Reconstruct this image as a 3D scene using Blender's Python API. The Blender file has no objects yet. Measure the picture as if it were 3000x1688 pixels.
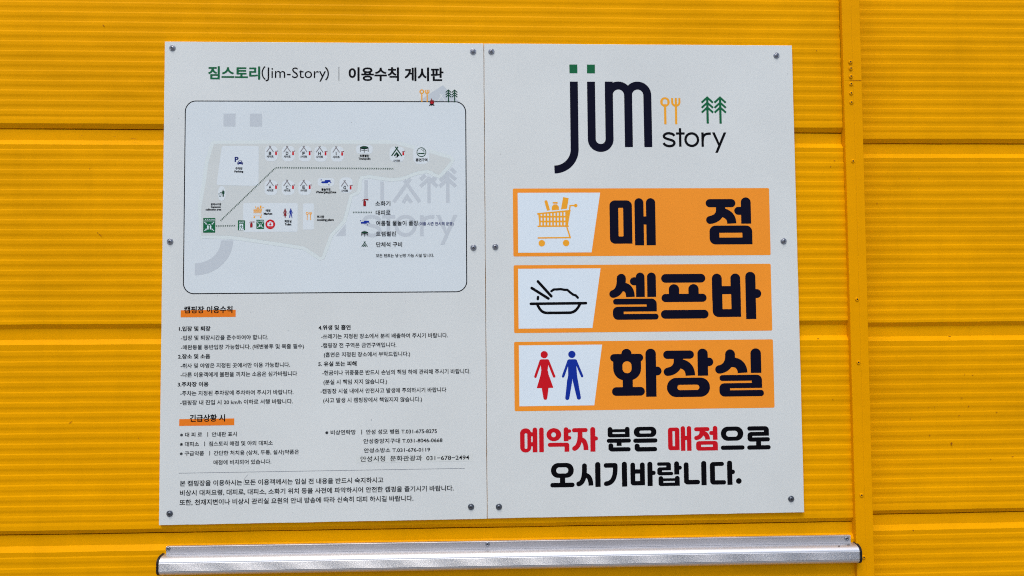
import bpy, math, random
import numpy as np
from mathutils import Matrix, Vector, noise
from mathutils.geometry import delaunay_2d_cdt
random.seed(4)
scene = bpy.context.scene
COL = scene.collection

# ------------------------------------------------------------------ camera
# sign plane: u = metres right of the sign's left edge, v = metres below its top edge, w = metres behind its face
ZT = 2.10
F = 2100.0
RP = (-0.04393025, -0.03891292, -0.00720693)
TP = np.array([-0.87156877, -0.61886061, 1.79984283])
def rot(a, b, c):
    ca, sa, cb, sb, cc, sc = math.cos(a), math.sin(a), math.cos(b), math.sin(b), math.cos(c), math.sin(c)
    return (np.array([[cc, -sc, 0], [sc, cc, 0], [0, 0, 1]]) @ np.array([[cb, 0, sb], [0, 1, 0], [-sb, 0, cb]])
            @ np.array([[1, 0, 0], [0, ca, -sa], [0, sa, ca]]))
R = rot(*RP)
CP = -R.T @ TP
def wv(u, v, w): return Vector((u - 0.8, w, ZT - v))
cam = bpy.data.objects.new('camera', bpy.data.cameras.new('camera'))
COL.objects.link(cam)
def dirw(r): return Vector((r[0], r[2], -r[1]))
xa, ya, za = dirw(R[0]), -dirw(R[1]), -dirw(R[2])
m = Matrix((xa, ya, za)).transposed().to_4x4()
m.translation = wv(*CP)
cam.matrix_world = m
cam.data.sensor_width = 36
cam.data.lens = F / 3000 * 36
cam.data.clip_start = 0.02
cam.data.clip_end = 500
scene.camera = cam

# ------------------------------------------------------------------ light
SUN_EL, SUN_AZ = math.radians(63), math.radians(198)     # azimuth: clockwise from +Y (north); the wall faces -Y
world = bpy.data.worlds.new('World'); scene.world = world; world.use_nodes = True
nt = world.node_tree; nt.nodes.clear()
sky = nt.nodes.new('ShaderNodeTexSky'); sky.sky_type = 'NISHITA'; sky.sun_disc = False
sky.sun_elevation = SUN_EL; sky.sun_rotation = SUN_AZ
sky.air_density = 1.0; sky.dust_density = 3.5; sky.ozone_density = 1.0
bg = nt.nodes.new('ShaderNodeBackground'); bg.inputs['Strength'].default_value = 0.15
wo = nt.nodes.new('ShaderNodeOutputWorld')
nt.links.new(sky.outputs['Color'], bg.inputs['Color']); nt.links.new(bg.outputs['Background'], wo.inputs['Surface'])
sd = bpy.data.lights.new('sun', 'SUN'); sd.energy = 1.2; sd.angle = math.radians(30); sd.color = (1.0, 0.95, 0.88)
sun = bpy.data.objects.new('sun', sd); COL.objects.link(sun)
sdir = Vector((math.sin(SUN_AZ) * math.cos(SUN_EL), math.cos(SUN_AZ) * math.cos(SUN_EL), math.sin(SUN_EL)))
sun.rotation_euler = sdir.to_track_quat('Z', 'Y').to_euler()
sun.location = (0, -3, 5)
scene.view_settings.view_transform = 'Standard'
scene.view_settings.look = 'None'
scene.view_settings.gamma = 1.0
scene.view_settings.use_curve_mapping = False
scene.view_settings.exposure = 0.49
scene.cycles.filter_width = 1.1
scene.cycles.use_denoising = False

# ------------------------------------------------------------------ helpers
def lin(c):
    return tuple((x / 255 / 12.92) if x / 255 <= 0.04045 else ((x / 255 + 0.055) / 1.055) ** 2.4 for x in c)
def mat(name, col, rough=0.5, metal=0.0, var=0.0, scale=8.0, stretch=(1, 1, 1), bump=0.0, bscale=300.0, spec=0.12, tint=None, rvar=0.0, streak=0.0):
    m = bpy.data.materials.new(name); m.use_nodes = True
    n = m.node_tree; b = n.nodes['Principled BSDF']
    b.inputs['Roughness'].default_value = rough; b.inputs['Metallic'].default_value = metal
    b.inputs['Specular IOR Level'].default_value = spec
    b.inputs['Base Color'].default_value = (*col, 1)
    tc = n.nodes.new('ShaderNodeTexCoord'); mp = n.nodes.new('ShaderNodeMapping'); mp.inputs['Scale'].default_value = stretch
    n.links.new(tc.outputs['Object'], mp.inputs['Vector'])
    if var > 0:
        nz = n.nodes.new('ShaderNodeTexNoise'); nz.inputs['Scale'].default_value = scale; nz.inputs['Detail'].default_value = 6
        nz.inputs['Roughness'].default_value = 0.62
        n.links.new(mp.outputs['Vector'], nz.inputs['Vector'])
        cr = n.nodes.new('ShaderNodeValToRGB')
        lo = tint or tuple(c * (1 - var) for c in col)
        cr.color_ramp.elements[0].position = 0.3; cr.color_ramp.elements[0].color = (*lo, 1)
        cr.color_ramp.elements[1].position = 0.7; cr.color_ramp.elements[1].color = (*[min(c * (1 + var * 0.5), 0.95) for c in col], 1)
        n.links.new(nz.outputs['Fac'], cr.inputs['Fac']); n.links.new(cr.outputs['Color'], b.inputs['Base Color'])
        if streak > 0:      # faint dust and weathering lying along the sheet, and a few rain runs
            out = cr.outputs['Color']
            for sc_, amt, lo_ in (((1.6, 1, 34), streak, .42), ((26, 1, 1.3), streak * .55, .5), ((9, 1, 11), streak * .6, .45)):
                mp2 = n.nodes.new('ShaderNodeMapping'); mp2.inputs['Scale'].default_value = sc_; n.links.new(tc.outputs['Object'], mp2.inputs['Vector'])
                n3 = n.nodes.new('ShaderNodeTexNoise'); n3.inputs['Scale'].default_value = 1.6; n3.inputs['Detail'].default_value = 5; n.links.new(mp2.outputs['Vector'], n3.inputs['Vector'])
                m3 = n.nodes.new('ShaderNodeMapRange'); m3.inputs['From Min'].default_value = lo_; m3.inputs['From Max'].default_value = .72; m3.inputs['To Min'].default_value = 0; m3.inputs['To Max'].default_value = amt
                n.links.new(n3.outputs['Fac'], m3.inputs['Value'])
                mx = n.nodes.new('ShaderNodeMix'); mx.data_type = 'RGBA'; n.links.new(m3.outputs['Result'], mx.inputs['Factor']); n.links.new(out, mx.inputs['A'])
                mx.inputs['B'].default_value = (.34, .16, .0, 1); out = mx.outputs['Result']
            n.links.new(out, b.inputs['Base Color'])
        if rvar > 0:
            mr = n.nodes.new('ShaderNodeMapRange'); mr.inputs['To Min'].default_value = rough - rvar; mr.inputs['To Max'].default_value = rough + rvar
            n.links.new(nz.outputs['Fac'], mr.inputs['Value']); n.links.new(mr.outputs['Result'], b.inputs['Roughness'])
    if bump > 0:
        n2 = n.nodes.new('ShaderNodeTexNoise'); n2.inputs['Scale'].default_value = bscale; n2.inputs['Detail'].default_value = 3
        n.links.new(mp.outputs['Vector'], n2.inputs['Vector'])
        bm = n.nodes.new('ShaderNodeBump'); bm.inputs['Strength'].default_value = bump; bm.inputs['Distance'].default_value = 0.0006
        n.links.new(n2.outputs['Fac'], bm.inputs['Height']); n.links.new(bm.outputs['Normal'], b.inputs['Normal'])
    return m
YEL = mat('yellow_paint', lin((220, 153, 0)), 0.42, var=0.13, scale=2.4, stretch=(1, 1, 1.6), bump=0.35, bscale=420, spec=0.02, rvar=0.06, streak=0.12)
YTR = mat('yellow_trim_paint', lin((217, 148, 0)), 0.40, var=0.07, scale=4.0, stretch=(1, 1, .4), bump=0.3, bscale=420, spec=0.02, rvar=0.05, streak=0.08)
BOARD = mat('sign_board_print', lin((198, 205, 205)), 0.38, var=0.07, scale=1.8, spec=0.35, bump=0.10, bscale=700, rvar=0.04)
EDGE = mat('board_edge', lin((225, 222, 212)), 0.5)
MAPW = mat('print_pale_blue', lin((197, 208, 213)), 0.45, var=0.03, scale=6)
PALE = mat('print_pale_green', lin((197, 209, 210)), 0.45)
LAND = mat('print_greige', lin((190, 198, 198)), 0.45, var=0.03, scale=10)
ZONE = mat('print_zone', lin((198, 209, 214)), 0.45)
WMK = mat('print_watermark', lin((178, 188, 195)), 0.45)
BLACK = mat('print_black', lin((5, 5, 10)), 0.42, spec=0.06)
NAVY = mat('print_navy', lin((8, 9, 30)), 0.42, spec=0.06)
GREEN = mat('print_green', lin((12, 92, 56)), 0.42)
DGREEN = mat('print_dark_green', lin((14, 62, 42)), 0.42)
GREY = mat('print_grey', lin((120, 118, 122)), 0.45)
ORANGE = mat('print_orange', lin((227, 140, 40)), 0.42, var=0.05, scale=5)
DORANGE = mat('print_dark_orange', lin((216, 116, 28)), 0.42)
WHITE = mat('print_white', lin((203, 217, 226)), 0.42, var=0.02, scale=6)
GOLD = mat('print_gold', lin((222, 156, 42)), 0.42)
RED = mat('print_red', lin((184, 14, 28)), 0.42)
DRED = mat('print_dark_red', lin((120, 20, 26)), 0.42)
BLUE = mat('print_blue', lin((10, 42, 142)), 0.42)
DBLUE = mat('print_dark_blue', lin((14, 30, 100)), 0.42)
LINEG = mat('print_line_grey', lin((95, 100, 112)), 0.45)
STEEL = mat('screw_steel', (0.26, 0.28, 0.32), 0.40, metal=1.0, var=0.15, scale=200)
DSTEEL = mat('screw_dull_steel', (0.14, 0.16, 0.19), 0.42, metal=1.0, var=0.2, scale=200)
DARK = mat('dark_recess', (0.012, 0.012, 0.014), 0.6)
ALU = mat('brushed_aluminium', (0.60, 0.62, 0.65), 0.50, metal=1.0)
ALUR = mat('dull_aluminium', (0.50, 0.50, 0.53), 0.50, metal=0.9, var=0.12, scale=14, stretch=(.2, 1, 1), rvar=0.05)
RUBBER = mat('black_plastic', (0.012, 0.012, 0.013), 0.4)
CHIP = mat('paint_chip_brown', lin((140, 84, 10)), 0.7)
TAPE = mat('clear_label', lin((195, 202, 201)), 0.38)
SCUFF = mat('scuff_grey', lin((172, 178, 180)), 0.6)
CONC = mat('concrete', (0.24, 0.23, 0.22), 0.9, var=0.2, scale=3, bump=0.5, bscale=60)

def link(name, me, parent=None, mats=None):
    o = bpy.data.objects.new(name, me); COL.objects.link(o)
    if mats:
        for mm in mats: me.materials.append(mm)
    if parent:
        o.parent = parent
        o.location = -parent.location        # meshes are written in world metres
    return o
def mk(name, verts, faces, mats, parent=None, midx=None, smooth=False):
    me = bpy.data.meshes.new(name)
    me.from_pydata([tuple(v) for v in verts], [], faces)
    if midx: me.polygons.foreach_set('material_index', midx)
    if smooth: me.polygons.foreach_set('use_smooth', [True] * len(me.polygons))
    me.update()
    if not isinstance(mats, (list, tuple)): mats = [mats]
    return link(name, me, parent, mats)
def thing(name, label, cat, loc, group=None):
    o = bpy.data.objects.new(name, None); COL.objects.link(o); o.location = loc
    o.empty_display_size = 0.1
    o['label'] = label; o['category'] = cat
    if group: o['group'] = group
    return o
def bp(x, y, w=0.0):
    d = R.T @ np.array([(x - 1500) / F, (y - 844) / F, 1.0]); s = (w - CP[2]) / d[2]; q = CP + s * d
    return q[0], q[1]

class Z:            # a measured crop: pixel (x, y) of the crop -> a point on the sign's plane
    def __init__(s, ox, oy, k): s.ox, s.oy, s.k = ox, oy, k
    def src(s, x, y): return s.ox + x / s.k, s.oy + y / s.k
    def up(s, xr, yr, f=None):     # upright mapping about a reference point; f: art coordinates -> crop coordinates
        def g(x, y):
            if f: x, y = f(x, y)
            a = bp(*s.src(x, yr)); b = bp(*s.src(xr, y))
            return a[0], b[1]
        return g
    def full(s, x, y): return bp(*s.src(x, y))
SRC = Z(0, 0, 1.0)

# ---- flat art in one plane: shapes painted in order, cut by a constrained triangulation
def area(p): return sum(p[i - 1][0] * p[i][1] - p[i][0] * p[i - 1][1] for i in range(len(p)))
def art(name, items, M, w, mats, parent):
    if -.003 < w < 0: w *= .35       # ink layers lie within a millimetre of the board
    vs, fs, cols = [], [], []
    for poly, c in items:
        q = [poly[0]]
        for p in poly[1:]:
            if abs(p[0] - q[-1][0]) + abs(p[1] - q[-1][1]) > 1e-3: q.append(p)
        if abs(q[0][0] - q[-1][0]) + abs(q[0][1] - q[-1][1]) < 1e-3: q.pop()
        if len(q) < 3: continue
        if area(q) < 0: q = q[::-1]
        n = len(vs); vs += [Vector((float(a), float(b))) for a, b in q]; fs.append(list(range(n, n + len(q)))); cols.append(c)
    ov, oe, of, _, _, orf = delaunay_2d_cdt(vs, [], fs, 1, 1e-4)
    faces, mi = [], []
    for f, o in zip(of, orf):
        if not o: continue
        c = cols[max(o)]
        if c is None: continue
        faces.append(tuple(f)); mi.append(c)
    verts = []
    for v in ov:
        u, t = M(v.x, v.y); verts.append(wv(u, t, w))
    # face towards the viewer (-Y)
    out = []
    for f in faces:
        a, b, c = (verts[i] for i in f[:3])
        n = (b - a).cross(c - a)
        out.append(f if n.y < 0 else f[::-1])
    if not out: return None
    return mk(name, verts, out, mats, parent, mi)

def rrect(x0, y0, x1, y1, r=0, n=7):
    if not isinstance(r, (tuple, list)): r = (r,) * 4      # tl, tr, br, bl
    mx = min(abs(x1 - x0), abs(y1 - y0)) - .02; r = tuple(min(q, mx) for q in r)
    out = []
    for (cx, cy, a0, rr, sx, sy) in ((x0, y0, 180, r[0], 1, 1), (x1, y0, 270, r[1], -1, 1), (x1, y1, 0, r[2], -1, -1), (x0, y1, 90, r[3], 1, -1)):
        if rr <= 0: out.append((cx, cy)); continue
        ox, oy = cx + sx * rr, cy + sy * rr
        for i in range(n + 1):
            a = math.radians(a0 + 90 * i / n); out.append((ox + rr * math.cos(a), oy + rr * math.sin(a)))
    return out
def ell(cx, cy, rx, ry=None, n=28):
    ry = ry or rx
    return [(cx + rx * math.cos(2 * math.pi * i / n), cy + ry * math.sin(2 * math.pi * i / n)) for i in range(n)]
def arcp(cx, cy, rx, ry, a0, a1, n=14):
    return [(cx + rx * math.cos(math.radians(a0 + (a1 - a0) * i / n)), cy + ry * math.sin(math.radians(a0 + (a1 - a0) * i / n))) for i in range(n + 1)]
def stroke(pts, w, c0=True, c1=True, n=7, w1=None):        # one polygon; True = round end
    P = [Vector(p) for p in pts]; h = w / 2; L, Rr = [], []
    h1 = (w1 if w1 else w) / 2
    for i, p in enumerate(P):
        hh = h + (h1 - h) * i / (len(P) - 1)
        d0 = (p - P[i - 1]).normalized() if i else None
        d1 = (P[i + 1] - p).normalized() if i < len(P) - 1 else None
        if d0 is None: t, k = d1, 1
        elif d1 is None: t, k = d0, 1
        else:
            t = (d0 + d1).normalized(); k = min(1 / max(t.dot(d1), .3), 2.5)
        nn = Vector((-t.y, t.x)) * hh * k
        L.append(p + nn); Rr.append(p - nn)
    out = [tuple(q) for q in L]
    def capr(c, t, hh):
        a = math.atan2(t.x, -t.y)  # angle of the left normal
        a = math.atan2(Vector((-t.y, t.x)).y, Vector((-t.y, t.x)).x)
        return [(c.x + hh * math.cos(a - math.pi * i / n), c.y + hh * math.sin(a - math.pi * i / n)) for i in range(1, n)]
    if c1: out += capr(P[-1], (P[-1] - P[-2]).normalized(), h1)
    out += [tuple(q) for q in Rr[::-1]]
    if c0: out += capr(P[0], (P[0] - P[1]).normalized(), h)
    return out
def bez(p0, p1, p2, p3, n=10):
    return [tuple((1 - t) ** 3 * Vector(p0) + 3 * (1 - t) ** 2 * t * Vector(p1) + 3 * (1 - t) * t * t * Vector(p2) + t ** 3 * Vector(p3)) for t in [i / n for i in range(n + 1)]]
def segs(pts, w):      # round joints
    return [stroke([a, b], w) for a, b in zip(pts, pts[1:])]
def hb(x0, x1, y0, y1):    # horizontal bar, both ends round
    return rrect(x0, y0, x1, y1, (y1 - y0) / 2 - .01)
def vb(x0, x1, y0, y1):    # vertical bar, top round, foot flat
    r = (x1 - x0) / 2 - .01
    return rrect(x0, y0, x1, y1, (r, r, 0, 0))
def nub(x0, x1, y0, y1, left=False):
    r = (y1 - y0) / 2 - .01
    return rrect(x0, y0, x1, y1, (r, 0, 0, r) if left else (0, r, r, 0))

# ---- text from the built-in font
def text_mesh(s, off):
    c = bpy.data.curves.new('t', 'FONT'); c.body = s; c.size = 1; c.offset = off; c.resolution_u = 3
    o = bpy.data.objects.new('t', c); COL.objects.link(o)
    dg = bpy.context.evaluated_depsgraph_get()
    me = bpy.data.meshes.new_from_object(o.evaluated_get(dg))
    vs = [(v.co.x, v.co.y) for v in me.vertices]; fs = [tuple(p.vertices) for p in me.polygons]
    bpy.data.objects.remove(o); bpy.data.curves.remove(c); bpy.data.meshes.remove(me)
    return vs, fs
def text(name, zm, s, x0, x1, yt, yb, mt, parent, off=0.014, w=-0.0012, ink=False, xr=None, yr=None):
    w *= .35
    bold = max(0.0, off - .016); off = min(off, .016)
    vs, fs = text_mesh(s, off)
    xr = x0 if xr is None else xr; yr = (yt + yb) / 2 if yr is None else yr
    U0 = bp(*zm.src(x0, yr))[0]; U1 = bp(*zm.src(x1, yr))[0]
    V0 = bp(*zm.src(xr, yt))[1]; V1 = bp(*zm.src(xr, yb))[1]
    xs = [a for a, b in vs]; ys = [b for a, b in vs]
    if ink: y0, y1 = min(ys), max(ys)
    else: y0, y1 = -0.082 - off, 0.832 + off
    a0, a1 = min(xs), max(xs)
    V = [wv(U0 + (x - a0) / (a1 - a0) * (U1 - U0), V1 + (y - y0) / (y1 - y0) * (V0 - V1), w) for x, y in vs]
    out = []
    for f in fs:
        n = (V[f[1]] - V[f[0]]).cross(V[f[2]] - V[f[0]])
        out.append(f if n.y < 0 else f[::-1])
    if bold:      # heavier faces: the outline again, a hair to the side and a hair deeper
        k = (U1 - U0) / (a1 - a0) * bold * 1.1; n = len(V); V0_, out0 = list(V), list(out)
        for i, (dx, dz) in enumerate(((k, 0), (-k, 0), (0, k * .6), (0, -k * .6))):
            V += [p + Vector((dx, .00002 * (i + 1), dz)) for p in V0_]; out += [tuple(q + n * (i + 1) for q in f) for f in out0]
    return mk(name, V, out, mt, parent)

# ------------------------------------------------------------------ ground
def ground():
    g = 60
    o = mk('ground', [(-g, -g, 0), (g, -g, 0), (g, g, 0), (-g, g, 0)], [(0, 1, 2, 3)], CONC)
    o['kind'] = 'structure'
ground()

# ------------------------------------------------------------------ cladding walls
def joint_profile(vA, vB, vn, step):
    pass
def panel_profile(v0, first_panel=False):
    """(v, w) from the top of a panel (the recess under the joint above it) down to its own lower joint. v0 = v of the joint edge above."""
    p = [(v0 + .0130, .016), (v0 + .0131, .0085), (v0 + .0395, .0085), (v0 + .0525, 0.0)]
    def ribs(vf, n):
        for i in range(n):
            c = vf + i * .0251
            p.append((c - .0024, .00095)) ; p.append((c - .0012, .00062)); p.append((c + .0006, .0001)); p.append((c + .0018, 0.0))
            p.append((c + .0086, 0.0)); p.append((c + .0105, .00018)); p.append((c + .0145, .00078)); p.append((c + .0172, .00098))
    ribs(v0 + .0662, 17)
    # last rib above the mid groove stays proud
    c = v0 + .0662 + 17 * .0251
    p.append((c - .0024, .0009)); p.append((c + .0006, .0001)); p.append((c + .0018, 0.0))
    vB = v0 + .5012
    p.extend([(vB - .0008, 0.0), (vB, .0004), (vB + .0108, .0085), (vB + .0375, .0085), (vB + .050, 0.0)])
    ribs(vB + .0664, 16)
    c = vB + .0664 + 16 * .0251
    p.append((c - .0024, .0009)); p.append((c - .0006, .0003)); p.append((c + .0018, 0.0)); p.append((c + .0092, 0.0))
    p.append((c + .0150, .0009)); p.append((c + .022, 0.0001))
    vA = v0 + 1.0022
    p.extend([(vA - .0008, 0.0), (vA, .0003), (vA + .0104, .0080), (vA + .0106, .016)])
    return p
def sheet(prof, u0, u1, w0, tilt, uref, step, mt, parent, seed, vmax):
    prof = [q for q in prof if q[0] <= vmax]
    n = int((u1 - u0) / step) + 1
    us = [u0 + (u1 - u0) * i / n for i in range(n + 1)]
    verts = []
    for j, (v, w) in enumerate(prof):
        for u in us:
            q = Vector((u * 9 + seed, v * 30, seed)); q2 = Vector((u * 1.6 + seed * 3, v * 2.5, 5.0)); q3 = Vector((u * 28, v * 90, seed + 9.0))
            dw = .00055 * noise.noise(q) + .0018 * noise.noise(q2) * .6
            dv = .0007 * noise.noise(q + Vector((7, 3, 1))) + .0004 * noise.noise(q3)
            verts.append(wv(u, v + dv + tilt * (u - uref), w0 + w + dw))
    m_ = n + 1; faces = []
    for j in range(len(prof) - 1):
        for i in range(n):
            a = j * m_ + i; faces.append((a, a + m_, a + m_ + 1, a + 1))
    return mk('wall_panel', verts, faces, mt, parent)
def backing(name, u0, u1, v0, v1, w0, w1, parent):
    a = [wv(u, v, w) for w in (w0, w1) for v in (v0, v1) for u in (u0, u1)]
    f = [(0, 2, 3, 1), (4, 5, 7, 6), (0, 4, 6, 2), (1, 3, 7, 5), (0, 1, 5, 4), (2, 6, 7, 3)]
    return mk(name, a, f, YTR, parent)
WL = 0.0090            # ridge face of the left wall
vAL = 0.2064; TL = 0.0040; UREF = -0.2
UL0, UL1 = -1.6, 1.7325
wall = thing('clad_wall', 'yellow ribbed metal cladding wall behind the two white signs', 'wall', (0.0, 0.06, 0))
for k, v0 in enumerate((vAL - 1.0022, vAL, vAL + 1.0022)):
    sheet(panel_profile(v0), UL0, UL1, WL, TL, UREF, .02, YEL, wall, 11.3 * k + 2, ZT - .01 - .012)
backing('core', UL0, UL1 + .001, vAL - .99, ZT, WL + .020, WL + .16, wall)
# the wall on the right stands about 9 cm further back
WR = 0.0945
vAR = bp(2760, 407.2, WR)[1] ; UR0, UR1 = 1.735, 3.6
vB_ = bp(2760, 942.9, WR)[1]; vA2_ = bp(2760, 1493, WR)[1]
print('right wall joints', vAR, vB_, vA2_)
wall2 = thing('clad_wall', 'yellow ribbed metal cladding wall to the right of the vertical trim', 'wall', (1.9, 0.16, 0))
for k, v0 in enumerate((vAR - 1.0022, vAR, vAR + 1.0022)):
    sheet(panel_profile(v0), UR0, UR1, WR, 0.0006, 2.0, .02, YEL, wall2, 9.1 * k + 31, ZT - .01)
backing('core', UR0, UR1, vAR - .99, ZT, WR + .020, WR + .16, wall2)

# chips and scratches of the paint
def chips(pts, w0, parent):
    items = []
    for x, y, a, b, ang in pts:
        rr = random.Random(int(x * 7 + y)); n = 7
        pl = []
        for i in range(n):
            t = 2 * math.pi * i / n; r = rr.uniform(.7, 1.15)
            px, py = a * r * math.cos(t), b * r * math.sin(t); c, s = math.cos(ang), math.sin(ang)
            pl.append((x + px * c - py * s, y + px * s + py * c))
        items.append((pl, 0))
    art('paint_chip', items, lambda x, y: bp(x, y, w0), w0, [CHIP], parent)
chips([(303, 75, 5, 1.2, .8), (286, 682, 2.5, 1, .2), (294, 689, 7, 1, .75), (206, 1238, 6, 1, -.5), (405, 1284, 2, 1.2, 0), (262, 493, 1.5, 1, 0),
       (337, 401, 1.6, 1.2, 0), (2392, 148, 1.6, 1.2, 0), (2445, 471, 3, 1, .2), (2434, 488, 2, 1.4, .2), (2440, 1170, 1.6, 1.6, 0), (2397, 992, 3, .9, 0),
       (390, 407, 12, .8, .04), (240, 397, 1.6, .9, 0)], WL - .0012, wall)
chips([(2838, 1190, 2, 1.6, 0), (2720, 1195, 1.2, 1, 0), (2667, 1228, 1.8, 1.4, 0), (2788, 1300, 3, 4.5, .2), (2724, 1275, 2.4, 1.6, 0), (2810, 1218, 2.4, 1, 0),
       (2818, 1166, 4, .9, .3), (2738, 1192, 1.6, 1, 0), (2920, 1208, 3, 1.1, .2), (2967, 1338, 3.5, 1.4, .2), (2903, 1346, 3, 1, -.5), (2676, 1554, 3, 1.4, .6),
       (2782, 986, 4, 1.2, .1), (2570, 596, 2, .8, -.5), (2850, 1099, 3, .9, 0), (2826, 1098, 2, .8, 0), (2693, 524, 2, .8, .3)], WR - .0012, wall2)

# ------------------------------------------------------------------ vertical trim strip with rivets
trim = thing('trim_strip', 'yellow vertical metal cover strip with rivets between the two clad walls', 'trim', (0.95, 0.05, 0))
TT = -0.0036
def trim_piece(v0, v1, wf, name='strip'):
    verts, faces = [], []
    n = max(2, int((v1 - v0) / .03))
    for i in range(n + 1):
        v = v0 + (v1 - v0) * i / n
        dx = .0006 * noise.noise(Vector((v * 5, 1, wf * 500)))
        uL, uR = 1.7336 + TT * v * .75 + dx, 1.7813 + TT * v * 1.25 + dx
        pr = [(uL + .0004, WL + .02), (uL, wf + .0012), (uL + .0008, wf + .0002), (uL + .012, wf), (uL + .0235, wf - .0004), (uL + .0258, wf + .0003), (uL + .0275, wf), (uR - .001, wf - .0001), (uR, wf + .0012), (uR + .0002, WR + .012)]
        for u, w in pr: verts.append(wv(u, v, w + .0007 * noise.noise(Vector((u * 20, v * 4, 3)))))
    k = 10
    for i in range(n):
        for j in range(k - 1):
            a = i * k + j; faces.append((a, a + k, a + k + 1, a + 1))
    return mk(name, verts, faces, YTR, trim)
vj = bp(2500, 236, -.003)[1]
trim_piece(-0.75, vj, -.0030); trim_piece(vj, ZT, -.0028)
a_, b_ = bp(2491, 236, -.0040)[0], bp(2523.5, 236, -.0040)[0]
mk('lap_joint', [wv(a_, vj - .0004, -.0042), wv(b_, vj - .0005, -.0042), wv(b_, vj + .0006, -.0040), wv(a_, vj + .0003, -.0040)], [(0, 3, 2, 1)], CHIP, trim)

def lathe(name, c, prof, mt, parent, n=20, nrm_y=-1, smooth=True):
    """turned shape standing out of the wall (towards -Y); prof = (radius, height)"""
    verts, faces = [], []
    for r, h in prof:
        for i in range(n):
            a = 2 * math.pi * i / n; verts.append((c[0] + r * math.cos(a), c[1] - h, c[2] + r * math.sin(a)))
    for j in range(len(prof) - 1):
        for i in range(n):
            a, b = j * n + i, j * n + (i + 1) % n; faces.append((a, b, b + n, a + n))
    faces.append(tuple((len(prof) - 1) * n + i for i in range(n)))
    return mk(name, verts, faces, mt, parent, smooth=smooth)
Zr = Z(2300, 0, 2.414); Zq = Z(2300, 800, 1.6317)
for zz, x, y in [(Zr, 462, 440), (Zr, 464, 484), (Zr, 465, 541), (Zr, 468, 594), (Zr, 468, 659), (Zr, 470, 724), (Zr, 481, 1140),
                 (Zq, 345, 126), (Zq, 351, 428), (Zq, 366, 1063), (Zq, 377, 1360)]:
    u, v = bp(*zz.src(x, y), -.004); wf = -.0030 if v > vj else -.0042
    c = wv(u, v, wf)
    rv = lathe('rivet', c, [(.0050, -.001), (.0050, .0008), (.0044, .0017), (.0030, .0020), (.0018, .0019), (.0016, .0008)], YTR, trim)
    lathe('rivet_hole', c + Vector((0, 0, 0)), [(.0024, .0017), (.0018, .0021), (.0004, .0022)], DARK, trim, n=12)

# ------------------------------------------------------------------ the two sign boards
G = 'white printed sign boards screwed side by side on the yellow wall'
SL = thing('sign_board', 'white campsite rules sign with framed map and small lettering', 'sign', tuple(wv(.4, 1.198, .005)), G)
SR = thing('sign_board', 'white sign with big logo and three orange banners', 'sign', tuple(wv(1.2, 1.198, .005)), G)
def board(u0, u1, v0, v1, parent, rs):
    # slightly nicked edges
    rnd = random.Random(rs); pts = []
    def edge(a, b, n):
        for i in range(n):
            t = i / n; pts.append((a[0] + (b[0] - a[0]) * t + rnd.uniform(-.00025, .00025), a[1] + (b[1] - a[1]) * t + rnd.uniform(-.00025, .00025)))
    edge((u0, v0), (u0, v1), 30); edge((u0, v1), (u1, v1), 24); edge((u1, v1), (u1, v0), 30); edge((u1, v0), (u0, v0), 24)
    n = len(pts); e = .0005; cu, cv = (u0 + u1) / 2, (v0 + v1) / 2
    V = [wv(u - e * math.copysign(1, u - cu), v - e * math.copysign(1, v - cv), 0) for u, v in pts] + [wv(u, v, e) for u, v in pts] + [wv(u, v, .0080) for u, v in pts]
    Fc = [tuple(range(n))]; mi = [0]
    for k in (0, 1):
        for i in range(n):
            j = (i + 1) % n; Fc.append((k * n + j, k * n + i, (k + 1) * n + i, (k + 1) * n + j)); mi.append(1)
    Fc.append(tuple(2 * n + i for i in range(n - 1, -1, -1))); mi.append(1)
    return mk('board', V, Fc, [BOARD, EDGE], parent, mi)
board(0, .7994, 0, 1.1985, SL, 3); board(.8008, 1.6, 0.0002, 1.1978, SR, 5)
DI = Z(0, 0, .85867)
for x, y, s, t in [(434, 121, SL, 0), (1190, 130, SL, 0), (1236, 130, SR, 0), (1953, 140, SR, 0), (428, 608, SL, 0), (1191, 623, SL, 0), (1246, 621, SR, 0), (1971, 607, SR, 0),
                (427, 1292, SL, 1), (1185, 1275, SL, 1), (1255, 1275, SR, 1), (1990, 1255, SR, 1)]:
    u, v = bp(*DI.src(x, y)); c = wv(u, v, 0); a0 = random.uniform(0, 1.5)
    sc = lathe('screw', c, [(.0077, 0), (.0077, .0012), (.0070, .0019), (.0056, .0016), (.0050, .0012), (.0049, .0028), (.0042, .0038), (.0025, .0043), (.0010, .0044)], DSTEEL if t else STEEL, s, n=24)
    V, Fc = [], []
    for q in (0, 1):
        a = a0 + q * math.pi / 2; dx, dz = math.cos(a), math.sin(a); hw, hl = .00065, .0030
        b = len(V)
        for sx, sz in ((-1, -1), (1, -1), (1, 1), (-1, 1)):
            V.append(c + Vector((dx * hl * sx - dz * hw * sz, -.0045 - .0001 * q, dz * hl * sx + dx * hw * sz)))
        Fc.append((b, b + 1, b + 2, b + 3))
    cr = mk('cross_recess', V, Fc, DARK, None); cr.parent = sc; cr.location = (0, 0, 0)

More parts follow.
